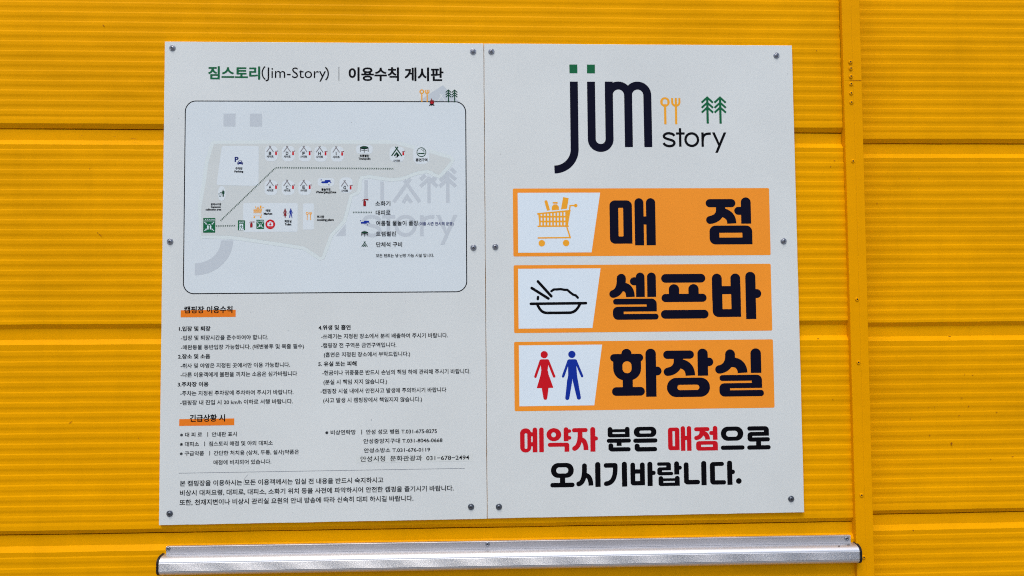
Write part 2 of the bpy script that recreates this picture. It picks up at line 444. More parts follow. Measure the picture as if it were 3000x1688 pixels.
# ================================================================== right sign
K1 = Z(1400, 100, 2.576)
def sq(x0, y0, x1, y1): return rrect(x0, y0, x1, y1, 0)
M = K1.up(940, 600)
art('logo_dot', [(sq(695, 231, 755, 297), 0)], M, -.0006, [GREEN], SR)
art('logo_dot', [(sq(828, 231, 888, 297), 0)], M, -.0006, [GREEN], SR)
J = stroke([(727, 360), (727, 870)] + arcp(573, 870, 154, 152, 4, 90, 16), 60, False, False)
I = stroke([(857, 360), (857, 793)] + arcp(924, 793, 67, 67, 176, 4, 16) + [(991, 793), (991, 359)], 60, False, False)
A1 = stroke([(1063 - 73, 465)] + arcp(1063, 461, 73, 73, 180, 360, 18) + [(1136, 853)], 60, False, False)
A2 = stroke([(1208 - 73, 465)] + arcp(1208, 461, 73, 73, 180, 360, 18) + [(1282, 853)], 60, False, False)
art('logo_lettering', [(J, 0)], M, -.0006, [NAVY], SR)
art('logo_lettering', [(I, 0), (A1, 0), (A2, 0)], M, -.0006, [NAVY], SR)
def spoonfork(c=0, hole=None):
    r = [(ell(1413, 513, 36), c), (rrect(1396, 492, 1431, 530, (17, 17, 6, 6)), hole), (sq(1405, 545, 1422, 681), c)]
    r += [(sq(1460, 483, 1475, 515), c), (sq(1487.5, 483, 1503, 545), c), (sq(1515, 483, 1530, 515), c)]
    r += [(stroke([(1467.5, 512)] + arcp(1495, 514, 27.5, 27, 180, 0, 12) + [(1522.5, 512)], 15, False, False), c), (sq(1487, 535, 1503.5, 681), c)]
    return r
def trees(c=0):
    r = []
    for dx in (0, 97):
        for y in (479, 518, 554):
            r.append((stroke([(1689 + dx, y + 39), (1732 + dx, y), (1775 + dx, y + 39)], 15, False, False), c))
        r.append((sq(1724 + dx, 482, 1741 + dx, 676), c))
    return r
art('spoon_and_fork_print', spoonfork(), K1.up(1455, 580), -.0006, [GOLD], SR)
art('tree_print', trees(), K1.up(1780, 570), -.0006, [GREEN], SR)
def story(c=0, w=18.5):
    r = []
    s = bez((1483, 769), (1474, 744), (1410, 740), (1404, 770), 9) + bez((1404, 770), (1403, 800), (1484, 790), (1483, 823), 9)[1:] + bez((1483, 823), (1478, 856), (1411, 852), (1401, 822), 9)[1:]
    r.append((stroke(s, w, False, False), c))
    r += [(sq(1518, 710, 1536, 850), c), (sq(1496, 742, 1561, 759), c)]
    r += [(ell(1614, 797, 56.5), c), (ell(1614, 797, 38), None)]
    r += [(sq(1687, 742, 1705, 851), c), (stroke(bez((1697, 800), (1697, 760), (1720, 749), (1759, 752), 8), w, False, False), c)]
    r += [([(1768, 742), (1788, 742), (1829, 838), (1820, 858)], c), ([(1856, 742), (1876, 742), (1809, 896), (1789, 896)], c)]
    return r
for a_, b_ in ((0, 1), (1, 3), (3, 5), (5, 7), (7, 9)): art('story_letter', story()[a_:b_], K1.up(1630, 800), -.0006, [BLACK], SR)

K2 = Z(1480, 530, 3.1415); K3 = Z(1480, 960, 3.0183)
def banner(zm, box, trap, xr, yr):
    M = zm.up(xr, yr)
    art('orange_banner', [(rrect(*box, 13), 0)], M, -.0005, [ORANGE], SR)
    art('pictogram_panel', [(trap, 0)], M, -.0009, [WHITE], SR)
banner(K2, (73, 69, 2436, 690), [(117, 108), (878, 108), (791, 656), (117, 656)], 1255, 380)
banner(K2, (80, 770, 2451, 1390), [(121, 803), (882, 803), (799, 1350), (121, 1350)], 1260, 1080)
banner(K3, (81, 115, 2375, 724), [(123, 146), (861, 146), (784, 681), (123, 681)], 1230, 420)

def meat(o=0):   # 매
    return [(rrect(962, 180, 1168, 578, (48, 48, 0, 48)), 0), (rrect(1042, 248, 1087, 512, 8), None), (vb(1192, 1275, 160, 594), 0), (vb(1298, 1383, 160, 594), 0), (sq(1260, 328, 1310, 403), 0)]
art('lettering', meat(), K2.up(1172, 380), -.0010, [NAVY], SR)
jeom = [(hb(1848, 2122, 168, 243), 0), (stroke(bez((1984, 225), (1984, 300), (1970, 345), (1886, 360), 10), 78, False, True, w1=74), 0),
        (sq(1942, 225, 2027, 290), 0), (stroke(bez((1995, 290), (2060, 305), (2085, 340), (2085, 393), 10), 84, False, False), 0),
        (rrect(2172, 153, 2263, 395, (45, 45, 0, 0)), 0), (nub(2110, 2190, 240, 313, True), 0),
        (rrect(1878, 412, 2271, 585, (55, 55, 0, 55)), 0), (rrect(1968, 478, 2180, 522, 4), None)]
art('lettering', jeom, K2.up(2060, 370), -.0010, [NAVY], SR)
def rieul(x0, x1, xe, y0, y1, y2, y3, y4, y5, xg, xl, c=0):   # ㄹ: top bar y0-y1, mid y2-y3, bottom y4-y5; right edge x1, end xe; gap ends xg, left stem to xl
    h = y1 - y0
    return [(rrect(x0 + 3, y0, x1, y1, (h * .48, h * .9, 0, h * .48)), c), (sq(xg, (y0 + y1) / 2 + h * .4, x1, y3), c), (rrect(x0, y2, x1, y3, (h * .85, 0, 0, 0)), c),
            (sq(x0, y2 + h * .84, xl, y5 - h * .9), c), (rrect(x0, y4, xe, y5, (0, h * .48, h * .48, h * .9)), c), (rrect(x0, (y2 + y3) / 2, xl, y4 + 2, (0, 0, 0, 0)), c) if False else (sq(x0, y2 + h * .84, xl, y4 + 3), c)]
sel = [(stroke(bez((1071, 897), (1071, 985), (1040, 1030), (994, 1040), 12), 85, True, True, w1=72), 0), (stroke(bez((1078, 975), (1130, 975), (1152, 1010), (1152, 1069), 10), 80, False, False), 0),
       (vb(1205, 1285, 845, 1070), 0), (nub(1150, 1215, 888, 962, True), 0), (vb(1308, 1389, 845, 1070), 0)] + rieul(989, 1393, 1408, 1085, 1138, 1158, 1203, 1225, 1278, 1300, 1088)
art('lettering', sel, K2.up(1180, 1060), -.0010, [NAVY], SR)
peu = [(hb(1438, 1845, 857, 937), 0), (vb(1507, 1602, 951, 1060), 0), (vb(1687, 1781, 951, 1060), 0), (hb(1438, 1853, 1040, 1115), 0), (hb(1430, 1868, 1188, 1268), 0)]
art('lettering', peu, K2.up(1650, 1060), -.0010, [NAVY], SR)
ba = [(vb(1905, 1996, 853, 1100), 0), (vb(2076, 2166, 853, 1252), 0), (rrect(1907, 968, 2167, 1252, (0, 0, 0, 55)), 0), (rrect(1998, 1042, 2080, 1180, 4), None),
      (rrect(2213, 838, 2306, 1273, (46, 46, 0, 0)), 0), (nub(2290, 2357, 998, 1080), 0)]
art('lettering', ba, K2.up(2130, 1060), -.0010, [NAVY], SR)
hwa = [(rrect(1030, 187, 1120, 260, (44, 44, 0, 0)), 0), (hb(930, 1222, 232, 300), 0), (rrect(956, 262, 1202, 466, (20, 20, 105, 105), 12), 0), (rrect(1038, 297, 1118, 402, 38), None),
       (sq(1038, 455, 1127, 540), 0), (hb(942, 1232, 525, 602), 0), (rrect(1243, 188, 1335, 613, (45, 45, 0, 0)), 0), (nub(1320, 1383, 347, 425), 0)]
art('lettering', hwa, K3.up(1150, 400), -.0010, [NAVY], SR)
jang = [(hb(1400, 1672, 202, 275), 0), (sq(1492, 260, 1576, 318), 0), (stroke(bez((1534, 262), (1534, 330), (1515, 378), (1438, 389), 10), 78, False, True, w1=74), 0),
        (stroke(bez((1545, 318), (1610, 325), (1637, 370), (1637, 424), 10), 84, False, False), 0), (rrect(1703, 187, 1794, 427, (45, 45, 0, 0)), 0), (nub(1780, 1842, 267, 343), 0),
        (rrect(1428, 443, 1808, 613, 84, 10), 0), (rrect(1520, 505, 1714, 552, 22), None)]
art('lettering', jang, K3.up(1620, 400), -.0010, [NAVY], SR)
sil = [(stroke(bez((1992, 235), (1992, 310), (1960, 358), (1894, 368), 12), 88, True, True, w1=74), 0), (stroke(bez((1995, 305), (2070, 300), (2099, 350), (2099, 400), 10), 86, False, False), 0),
       (rrect(2172, 185, 2265, 402, (46, 46, 0, 0)), 0)] + rieul(1891, 2269, 2283, 418, 470, 490, 535, 553, 608, 2178, 1985)
art('lettering', sil, K3.up(2080, 400), -.0010, [NAVY], SR)

# pictograms
def cart(c=0):
    r = [(sq(312, 296, 330, 424), c), ([(303, 296), (604, 268), (574, 424), (318, 424)], c)]
    for i in range(9):
        x0 = 327 + i * 30.3
        for j, (ya, yb) in enumerate(((306, 322), (338, 366), (382, 410))):
            yt = ya - (i * 2.6 if j == 0 else 0)
            xr_ = 600 - (yb - 270) * .2 - 16
            if x0 + 14 < xr_: r.append((sq(x0, yt, x0 + 14.5, yb), None))
            elif x0 + 5 < xr_: r.append((sq(x0, yt, xr_ - 2, yb), None))
    r += [(stroke([(300, 304), (598, 275)], 13), c), (stroke([(302, 418), (580, 417)], 13), c), (stroke([(590, 290), (600, 229)], 12), c), (stroke([(598, 228), (650, 227)], 12), c), (ell(651, 228, 16), c),
          (stroke([(565, 420), (597, 524)], 13), c), (stroke([(303, 525), (597, 523)], 13), c), (ell(335, 574, 30), c), (ell(558, 573, 30), c),
          (stroke([(378, 192), (400, 272)], 28, True, False), c), (sq(440, 195, 485, 210), c), ([(430, 272), (430, 240), (449, 217), (478, 217), (496, 240), (496, 266)], c),
          ([(536, 150), (587, 160), (570, 256), (515, 263)], c)]
    return r
art('cart_pictogram', cart(), K2.up(480, 380), -.0013, [GOLD], SR)
bowl = []
for P, w_ in (([(303, 925), (425, 1062)], 25), ([(245, 985), (398, 1083)], 25), ([(303, 1068), (300, 1087)], 23),
              ([(426, 1015), (448, 1000), (480, 999), (513, 997), (545, 1004), (572, 1004), (600, 1029), (626, 1049), (650, 1056), (668, 1077)], 22),
              ([(236, 1130), (742, 1128)], 25)):
    bowl += [(s, 0) for s in segs(P, w_)]
bowl.append((stroke(bez((296, 1138), (320, 1190), (340, 1215), (390, 1215), 8) + bez((590, 1215), (640, 1213), (665, 1180), (686, 1138), 8), 25, True, True), 0))
art('bowl_pictogram', bowl, K2.up(480, 1080), -.0013, [BLACK], SR)
def woman(c=0):
    return [(ell(347, 239, 32), c), (rrect(303, 280, 393, 330, 20), c), (stroke([(314, 300), (267, 433)], 22), c), (stroke([(382, 300), (433, 433)], 22), c),
            ([(312, 290), (384, 290), (382, 330), (376, 375), (384, 415), (425, 533), (278, 535), (314, 415), (320, 375), (314, 330)], c),
            (stroke([(352, 528), (353, 622)], 62, False, True, w1=34), c)]
def man(c=0):
    return [(ell(592, 237, 32), c), (rrect(549, 280, 639, 330, 20), c), (stroke([(560, 300), (512, 430)], 22), c), (stroke([(627, 300), (680, 430)], 22), c),
            ([(555, 290), (633, 290), (631, 345), (636, 425), (644, 480), (600, 480), (595, 452), (590, 480), (545, 480), (557, 425), (557, 345)], c),
            (stroke([(571, 460), (547, 622)], 46, False, True, w1=36), c), (stroke([(618, 460), (649, 620)], 46, False, True, w1=36), c)]
art('woman_pictogram', woman(), K3.up(350, 430), -.0013, [RED], SR)
art('man_pictogram', man(), K3.up(592, 430), -.0013, [BLUE], SR)

# lower sentence, two rows
def g(shapes, mt, xr, yr): art('lettering', [(s, 0) if not (isinstance(s, tuple) and s[0] == 'cut') else (s[1], None) for s in shapes], K3.up(xr, yr), -.0006, [mt], SR)
def cut(p): return ('cut', p)
g([rrect(132, 890, 230, 1103, 46, 8), cut(rrect(172, 933, 196, 1072, 11)), sq(215, 925, 262, 962), sq(215, 1013, 262, 1050), vb(243, 284, 884, 1103), vb(301, 341, 884, 1103)], RED, 236, 990)
g([ell(431, 946, 65, 58), cut(ell(429, 947, 21, 22)), vb(518, 560, 882, 1005), nub(550, 585, 900, 932), nub(550, 585, 960, 992), rrect(377, 1018, 566, 1053, (17, 22, 0, 17)), sq(524, 1040, 566, 1099)], RED, 470, 990)
g([hb(592, 730, 888, 924), sq(642, 910, 684, 975), stroke(bez((663, 915), (663, 990), (655, 1050), (612, 1068), 10), 42, False, True), stroke(bez((668, 990), (700, 990), (714, 1030), (714, 1083), 8), 42, False, False),
   vb(753, 797, 880, 1098), nub(790, 821, 963, 1000)], RED, 705, 990)
g([vb(907, 950, 878, 940), vb(1059, 1101, 878, 940), rrect(907, 898, 1101, 970, (0, 0, 0, 20)), cut(sq(950, 924, 1060, 940)), hb(898, 1112, 982, 1018), sq(985, 1010, 1029, 1046), rrect(912, 1022, 955, 1075, (21, 21, 0, 0)),
   rrect(912, 1058, 1108, 1095, (0, 18, 18, 32))], BLACK, 1005, 985)
g([rrect(1138, 877, 1338, 968, 44, 9), cut(rrect(1188, 910, 1292, 936, 12)), hb(1132, 1346, 980, 1018), rrect(1143, 1025, 1188, 1075, (21, 21, 0, 0)), rrect(1143, 1056, 1342, 1095, (0, 19, 19, 32))], BLACK, 1240, 985)
g([rrect(1440, 883, 1541, 1083, (24, 24, 0, 24)), cut(sq(1480, 915, 1501, 1048)), vb(1553, 1592, 872, 1090), vb(1607, 1646, 872, 1090), sq(1585, 958, 1612, 995)], RED, 1543, 980)
g([hb(1672, 1808, 880, 915), sq(1719, 905, 1760, 945), stroke(bez((1739, 910), (1739, 945), (1730, 968), (1690, 975), 8), 38, False, True), stroke(bez((1745, 932), (1778, 935), (1790, 960), (1790, 990), 8), 42, False, False),
   vb(1837, 1878, 870, 993), nub(1805, 1845, 915, 950, True), rrect(1687, 1003, 1879, 1087, (26, 26, 0, 26)), cut(sq(1731, 1035, 1835, 1055))], RED, 1775, 980)
g([rrect(1908, 875, 2106, 1000, 61, 10), cut(rrect(1955, 912, 2057, 965, 25)), hb(1905, 2115, 1042, 1080)], BLACK, 2010, 980)
g([rrect(2143, 872, 2333, 910, (18, 34, 0, 18)), sq(2289, 895, 2333, 957), rrect(2143, 922, 2333, 957, (32, 0, 0, 0)), sq(2143, 950, 2186, 985), rrect(2143, 970, 2340, 1007, (0, 18, 18, 30)), sq(2218, 1000, 2262, 1045), hb(2138, 2346, 1040, 1078)], BLACK, 2240, 975)
g([rrect(405, 1197, 607, 1328, 64, 10), cut(rrect(452, 1235, 558, 1290, 26)), sq(484, 1320, 530, 1380), hb(398, 613, 1372, 1412)], BLACK, 506, 1305)
g([stroke(bez((702, 1221), (702, 1320), (690, 1370), (649, 1381), 12), 43, True, True), stroke(bez((706, 1303), (745, 1310), (757, 1345), (757, 1397), 8), 42, False, False), vb(796, 843, 1190, 1410)], BLACK, 735, 1300)
g([rrect(872, 1197, 995, 1238, (20, 24, 0, 20)), stroke([(974, 1222)] + bez((974, 1240), (974, 1330), (945, 1375), (892, 1379), 12), 41, False, True), vb(1032, 1078, 1187, 1407)], BLACK, 975, 1300)
g([vb(1108, 1150, 1192, 1300), vb(1192, 1235, 1192, 1394), rrect(1108, 1252, 1235, 1394, (0, 0, 0, 26)), cut(sq(1150, 1290, 1191, 1356)), vb(1258, 1303, 1187, 1402), nub(1295, 1331, 1267, 1305)], BLACK, 1220, 1295)
g([rrect(1345, 1190, 1467, 1220, (14, 24, 0, 14)), sq(1425, 1208, 1467, 1262), rrect(1345, 1234, 1467, 1262, (24, 0, 0, 0)), sq(1345, 1256, 1388, 1290), rrect(1345, 1276, 1486, 1305, (0, 14, 14, 24)),
   vb(1495, 1539, 1183, 1300), nub(1530, 1563, 1222, 1258), vb(1355, 1397, 1312, 1360), vb(1500, 1542, 1312, 1360), rrect(1355, 1332, 1542, 1400, (0, 0, 0, 22)), cut(sq(1398, 1356, 1499, 1371))], BLACK, 1450, 1290)
g([rrect(1580, 1190, 1623, 1370, (21, 21, 0, 0)), rrect(1580, 1346, 1721, 1386, (0, 19, 19, 34)), vb(1734, 1780, 1180, 1395)], BLACK, 1680, 1290)
g([rrect(1811, 1187, 1936, 1223, (30, 17, 17, 0)), sq(1811, 1214, 1855, 1362), rrect(1811, 1349, 1951, 1387, (0, 18, 18, 32)), vb(1963, 2008, 1177, 1392), nub(2000, 2032, 1257, 1297)], BLACK, 1915, 1285)
g([ell(2066, 1356, 25)], BLACK, 2066, 1356)

# ================================================================== left sign
z1 = Z(450, 100, 2.576); z2 = Z(520, 380, 4.2625); z3 = Z(980, 380, 3.6214); z4 = Z(450, 850, 3.622); z5 = Z(900, 850, 3.622); z6 = Z(450, 1200, 4.026); z7 = Z(900, 1200, 4.026); ze = Z(520, 550, 5.367)
text('heading_text', z1, '짐스토리', 413, 803, 243, 342, GREEN, SL, .030)
text('heading_text', z1, 'Jim-Story', 845, 1300, 251, 357, BLACK, SL, -.004, ink=True)
art('heading_bracket', [(stroke(bez((841, 246), (812, 270), (812, 322), (843, 343), 8), 9, False, False), 0)], z1.up(1070, 295), -.0012, [BLACK], SL)
art('heading_bracket', [(stroke(bez((1296, 250), (1325, 270), (1326, 325), (1298, 346), 8), 10, False, False), 0)], z1.up(1070, 295), -.0012, [BLACK], SL)
art('heading_rule', [(sq(1397, 248, 1400.5, 355), 0)], z1.up(1399, 300), -.0012, [BLACK], SL)
text('heading_text', z1, '이용수칙 게시판', 1473, 2186, 250, 353, BLACK, SL, .030)
# map frame
Ms = SRC.up(950, 575)
FX0, FY0, FX1, FY1 = 540.5, 297.6, 1365.6, 857.6
art('mountain_print', [([(1215, 304), (1297.5, 250), (1352, 304)], 0)] + [(stroke([(1281, 300), (1295.5, 277)], 2.4), 1), (stroke([(1306, 300), (1289, 276)], 2.4), 1)], SRC.up(1290, 297), -.0003, [WMK, BOARD], SL)
art('map_frame', [(rrect(FX0 - 1.6, FY0 - 1.6, FX1 + 1.6, FY1 + 1.6, 32, 10), 0), (rrect(FX0 + 1.2, FY0 + 1.2, FX1 - 1.2, FY1 - 1.2, 29.5, 10), 1)], Ms, -.0005, [BLACK, MAPW], SL)
def S(zm, pts): return [zm.src(*p) for p in pts]
wm = []
for q in ((523, 602, 613, 698), (723, 602, 814, 698)): wm.append(S(z1, [(q[0], q[1]), (q[2], q[1]), (q[2], q[3]), (q[0], q[3])]))
wm.append(S(ze, arcp(285, 823, 405, 356, 0, 90, 14) + arcp(285, 823, 596, 542, 90, 0, 16)))
wm.append(S(z3, [(15, 1130), (118, 1003), (118, 1130)]))
wm += [S(z3, [(317, 535), (354, 535), (354, 736), (317, 736)]), S(z3, [(487, 552), (524, 552), (524, 752), (487, 752)])]
for st in ([(628, 772), (806, 520)], [(905, 770), (742, 540)], [(728, 778), (770, 712), (815, 778)], [(912, 605), (1001, 522), (1090, 605)], [(912, 532), (965, 484)], [(1040, 505), (1078, 540)],
           [(1116, 606), (1202, 525), (1288, 606)], [(1120, 545), (1206, 462), (1288, 532)], [(1236, 412), (1286, 462)]):
    wm.append(S(z3, stroke(st, 38, False, False)))
wm += [S(z3, [(985, 500), (1020, 500), (1020, 782), (985, 782)]), S(z3, [(1183, 470), (1220, 470), (1220, 782), (1183, 782)])]
for idx in ([0], [1], [2], [3], [4], [5], [6, 7], [8], [9, 10, 11, 15], [12, 13, 14, 16]):
    art('watermark_print', [(wm[q], 0) for q in idx], Ms, -.0008, [WMK], SL)
for a_, b_ in ((0, 1), (1, 3), (3, 5), (5, 7), (7, 9)):
    art('watermark_letter', [(S(z3, [(290 + (x - 1393) * 2.098, 905 + (y - 740) * 2.07) for x, y in p]), c) for p, c in story()[a_:b_]], Ms, -.0008, [WMK], SL)
land = S(z2, [(300, 1318), (300, 960), (345, 700), (385, 400), (443, 200), (455, 178)]) + S(z3, [(-340, 148), (0, 149), (640, 150), (740, 178), (850, 208), (1000, 243), (1120, 280), (1222, 308), (1240, 325), (1200, 378), (1120, 470), (1108, 482),
              (1070, 465), (1030, 440), (985, 428), (900, 438), (830, 458), (760, 488), (690, 507), (600, 514), (480, 498), (370, 480), (275, 495), (255, 540), (248, 620), (235, 655), (160, 690), (145, 750), (110, 890), (90, 960), (0, 1060)]) + \
       S(ze, [(2400, 730), (2300, 1000), (2275, 1080), (2245, 1090), (2180, 1040), (2000, 925), (1750, 880), (1400, 830), (1000, 770), (800, 746), (380, 742)])
def grow(poly, d):
    n = len(poly); out = []; s = 1 if area(poly) > 0 else -1
    for i in range(n):
        a, b, c = Vector(poly[i - 1]), Vector(poly[i]), Vector(poly[(i + 1) % n])
        t = ((b - a).normalized() + (c - b).normalized())
        t = t.normalized() if t.length > 1e-6 else (c - b).normalized()
        out.append((b.x + t.y * d * s, b.y - t.x * d * s))
    return out
art('map_margin', [(grow(land, 10.5), 0)], Ms, -.0010, [PALE], SL)
art('map_land', [(land, 0)], Ms, -.0013, [LAND], SL)
# re-show the watermark poles that lie on the pale margin
zones = [(S(z2, [(565, 205), (1000, 205), (1012, 218), (1012, 690), (1000, 702), (500, 692), (488, 675), (548, 220)]), 0),
         ([z2.src(0, 0)[0] + p[0] for p in ()] or S(ze, rrect(1035, 240, 1892, 692, 26)), 0), (S(ze, rrect(1975, 248, 2146, 660, 20)), 0), (S(z2, ell(554, 795, 50, 92)), 0)]
for zz, cx, cy, rx, ry in ((z2, 1168, 300, 80, 95), (z2, 1382, 300, 80, 95), (z2, 1590, 302, 80, 95), (z2, 1788, 305, 80, 95), (z2, 1995, 305, 80, 95), (z2, 1168, 725, 80, 92), (z2, 1382, 725, 80, 92), (z2, 1590, 725, 80, 92), (z2, 1855, 655, 105, 50),
                           (z3, 122, 590, 70, 82), (z3, 318, 210, 88, 45), (z3, 665, 262, 80, 82), (z3, 922, 270, 86, 95)):
    zones.append((S(zz, rrect(cx - rx, cy - ry, cx + rx, cy + ry, min(rx, ry) * .7)), 0))
for zn in zones: art('map_zone', [zn], Ms, -.0016, [ZONE], SL)
WP = -.0021
def ext(x, y, k=1.0):     # extinguisher in src px, (x, y) = top centre of the bottle
    return [(rrect(x - 3 * k, y + 2 * k, x + 3 * k, y + 13 * k, 1.2 * k), 1), (sq(x - 1 * k, y - 1.5 * k, x + 1 * k, y + 3 * k), 2), (stroke([(x - 3 * k, y), (x + 3 * k, y - 1 * k)], 1.5 * k), 2),
            ([(x + 2 * k, y - 1.6 * k), (x + 6.5 * k, y - 2.8 * k), (x + 6.5 * k, y + .8 * k), (x + 2 * k, y)], 2)]
def tent(zm, cx, y, s, letter, big=False, legs=0, extn=True):
    x_, y_ = zm.src(cx, y); k = s * zm.k / zm.k
    a = s
    it = [(stroke([(x_ - 10 * a, y_ + 18 * a), (x_ + 2.6 * a, y_)], 2.3 * a, False, False), legs), (stroke([(x_ + 10 * a, y_ + 18 * a), (x_ - 2.6 * a, y_)], 2.3 * a, False, False), legs)]
    if not big: it.append(([(x_ - 4 * a, y_ + 16 * a), (x_, y_ + 10.5 * a), (x_ + 4 * a, y_ + 16 * a)], 3))
    else: it.append((stroke([(x_ - 4.5 * a, y_ + 18 * a), (x_, y_ + 12 * a), (x_ + 4.5 * a, y_ + 18 * a)], 2.8 * a, False, False), legs))
    if extn: it += ext(x_ + 17.5 * (1 if not big else 1.1), y_ + 16 - (2 if big else 0), .85)
    art('tent_pictogram', it, SRC.up(x_, y_ + 12), WP, [GREY if legs == 0 and not big else DGREEN, RED, DRED, ZONE], SL)
    if letter:
        text('tent_letter', SRC, letter, x_ - (3.6 if letter != 'I' else .8) * 1.0, x_ + (3.6 if letter != 'I' else .8), y_ + 17.2 + (5 if big else 0), y_ + 26.2 + (5 if big else 0), BLACK, SL, .03, w=-.0025, ink=True, xr=x_)
for cx, y, l in ((1157, 203, 'B'), (1370, 204, 'D'), (1577, 205, 'F'), (1775, 207, 'H'), (1982, 209, 'I'), (1157, 626, 'A'), (1369, 627, 'C'), (1577, 627, 'E')):
    tent(z2, cx, y, 1.0, l)
    text('map_caption', z2, '사이트', cx - 43, cx + 43, y + 118, y + 149, BLACK, SL, .035, w=-.0025)
tent(z3, 108, 537, 1.0, 'G'); text('map_caption', z3, '사이트', 72, 145, 636, 663, BLACK, SL, .035, w=-.0025)
tent(z3, 660, 182, 1.5, 'J', big=True); text('map_caption', z3, '사이트', 623, 697, 318, 344, BLACK, SL, .035, w=-.0025)
tent(z3, 320, 1186, .85, '', big=True, extn=False)
def cap(zm, s, x0, x1, a, b, **k): text('map_caption', zm, s, x0, x1, a, b, BLACK, SL, k.get('off', .04), w=-.0025, ink=k.get('ink', False))
cap(z2, '주차장', 725, 812, 470, 502); cap(z2, 'Parking', 713, 822, 510, 543, ink=True)
cap(z2, '분리수거장', 418, 548, 918, 948); cap(z2, 'Separate', 420, 541, 953, 984, ink=True); cap(z2, 'collection area', 352, 547, 986, 1010, ink=True)
cap(z2, '매점', 1103, 1160, 996, 1027); cap(z2, 'Market', 1078, 1185, 1036, 1064, ink=True)
cap(z2, '화장실', 1338, 1424, 1128, 1162); cap(z2, 'Toilet', 1340, 1423, 1168, 1197, ink=True)
cap(z2, '취사장', 1743, 1832, 1073, 1106); cap(z2, 'cooking place', 1743, 1952, 1112, 1148, ink=True)
cap(z2, '물놀이장', 1798, 1912, 732, 763); cap(z2, 'Water(play)Zone', 1728, 1982, 766, 803, ink=True)
cap(z3, '트램펄린', 268, 366, 265, 293); cap(z3, 'Trampolin', 255, 381, 298, 326, ink=True); cap(z3, '흡연구역', 862, 985, 305, 338)
text('map_letter', z2, 'P', 717, 762, 342, 402, DBLUE, SL, .035, w=-.0025, ink=True)
def pc(name, zm, it, xr, yr, mats, w=WP): art(name, it, zm.up(xr, yr), w, mats, SL)
pc('car_pictogram', z2, [(rrect(748, 405, 820, 430, 8), 0), ([(758, 408), (766, 386), (802, 386), (810, 408)], 0), ([(768, 404), (773, 392), (795, 392), (800, 404)], 1), (sq(752, 425, 766, 438), 0), (sq(802, 425, 816, 438), 0), (ell(760, 415, 4.5), 1), (ell(808, 415, 4.5), 1)], 784, 410, [DBLUE, ZONE])
def pool(x, y, k): return [(rrect(x - 58 * k, y - 4 * k, x + 28 * k, y + 20 * k, 11 * k), 0), (rrect(x - 15 * k, y - 20 * k, x + 58 * k, y + 6 * k, 10 * k), 0), (ell(x - 60 * k, y - 22 * k, 7 * k), 0), (ell(x + 60 * k, y + 12 * k, 7 * k), 0), (ell(x + 36 * k, y + 38 * k, 7 * k), 0)]
pc('pool_pictogram', z2, pool(1855, 650, 1), 1855, 650, [BLUE]); pc('pool_pictogram', z3, pool(323, 982, .75), 323, 982, [BLUE])
def tramp(x, y, k): return [(ell(x, y, 44 * k, 17 * k), 0), (stroke([(x - 42 * k, y), (x - 42 * k, y + 42 * k)], 6 * k), 0), (stroke([(x + 42 * k, y), (x + 42 * k, y + 42 * k)], 6 * k), 0), (stroke([(x, y), (x, y + 52 * k)], 6 * k), 0), (stroke(bez((x - 42 * k, y + 22 * k), (x - 20 * k, y + 34 * k), (x + 20 * k, y + 34 * k), (x + 42 * k, y + 22 * k), 6), 5 * k), 0), (ell(x, y - 2 * k, 36 * k, 10 * k), 1)]
pc('trampoline_pictogram', z3, tramp(316, 192, 1), 316, 205, [BLACK, DGREEN]); pc('trampoline_pictogram', z3, tramp(320, 1092, .8), 320, 1100, [BLACK, DGREEN])
pc('smoking_pictogram', z3, [(ell(922, 240, 51), 0), (ell(922, 240, 43), 1), (sq(888, 248, 956, 261), 0), (stroke(bez((955, 240), (945, 215), (925, 225), (918, 205), 8), 4.5), 0), (stroke(bez((945, 240), (960, 215), (935, 210), (935, 203), 8), 4), 0)], 922, 240, [DGREEN, ZONE])
pc('bin_pictogram', z2, [(ell(570, 757, 7), 0), (rrect(558, 766, 588, 805, 8), 0), (sq(564, 790, 580, 838), 0), (stroke([(566, 775), (538, 790)], 7), 0), (stroke([(517, 797), (524, 836), (541, 836), (549, 797)], 4.5), 0), (stroke([(528, 805), (535, 785)], 5), 0)], 555, 800, [DGREEN])
# pictograms shared with the right board
f = lambda x, y: (947 + (x - 296) * .355, 948 + (y - 150) * .345)
art('cart_pictogram', cart(), z2.up(1012, 1025, f), WP, [GOLD], SL)
f = lambda x, y: (1318 + (x - 256) * .287, 985 + (y - 205) * .272)
art('woman_pictogram', woman(), z2.up(1380, 1045, f), WP, [DRED], SL); art('man_pictogram', man(), z2.up(1380, 1045, f), WP, [BLUE], SL)
f = lambda x, y: (1603 + (x - 1378) * .50, 1028 + (y - 477) * .50)
art('spoon_and_fork_print', spoonfork(), z2.up(1640, 1080, f), WP, [GOLD], SL)
f = lambda x, y: (2007 + (x - 1378) * .49, 418 + (y - 477) * .46)
art('spoon_and_fork_print', spoonfork(), z1.up(2043, 465, f), -.0009, [GOLD], SL)
f = lambda x, y: (2203 + (x - 1686) * .48, 418 + (y - 470) * .475)
art('tree_print', trees(), z1.up(2248, 465, f), -.0009, [DGREEN], SL)
zf = Z(1220, 240, 16.1)
art('campfire_pictogram', [([(697, 755), (720, 800), (745, 850), (755, 880), (780, 850), (800, 865), (830, 920), (842, 985), (820, 1035), (770, 1060), (690, 1060), (635, 1030), (618, 985), (640, 920), (662, 860), (690, 890)], 0),
                            ([(725, 930), (760, 960), (775, 1020), (700, 1030), (690, 980)], 2), (stroke([(625, 1110), (690, 1062)], 52), 1), (stroke([(725, 1065), (725, 1115)], 50), 1), (stroke([(825, 1108), (760, 1062)], 52), 1)], zf.up(722, 985), -.0012, [DRED, BLACK, RED], SL)
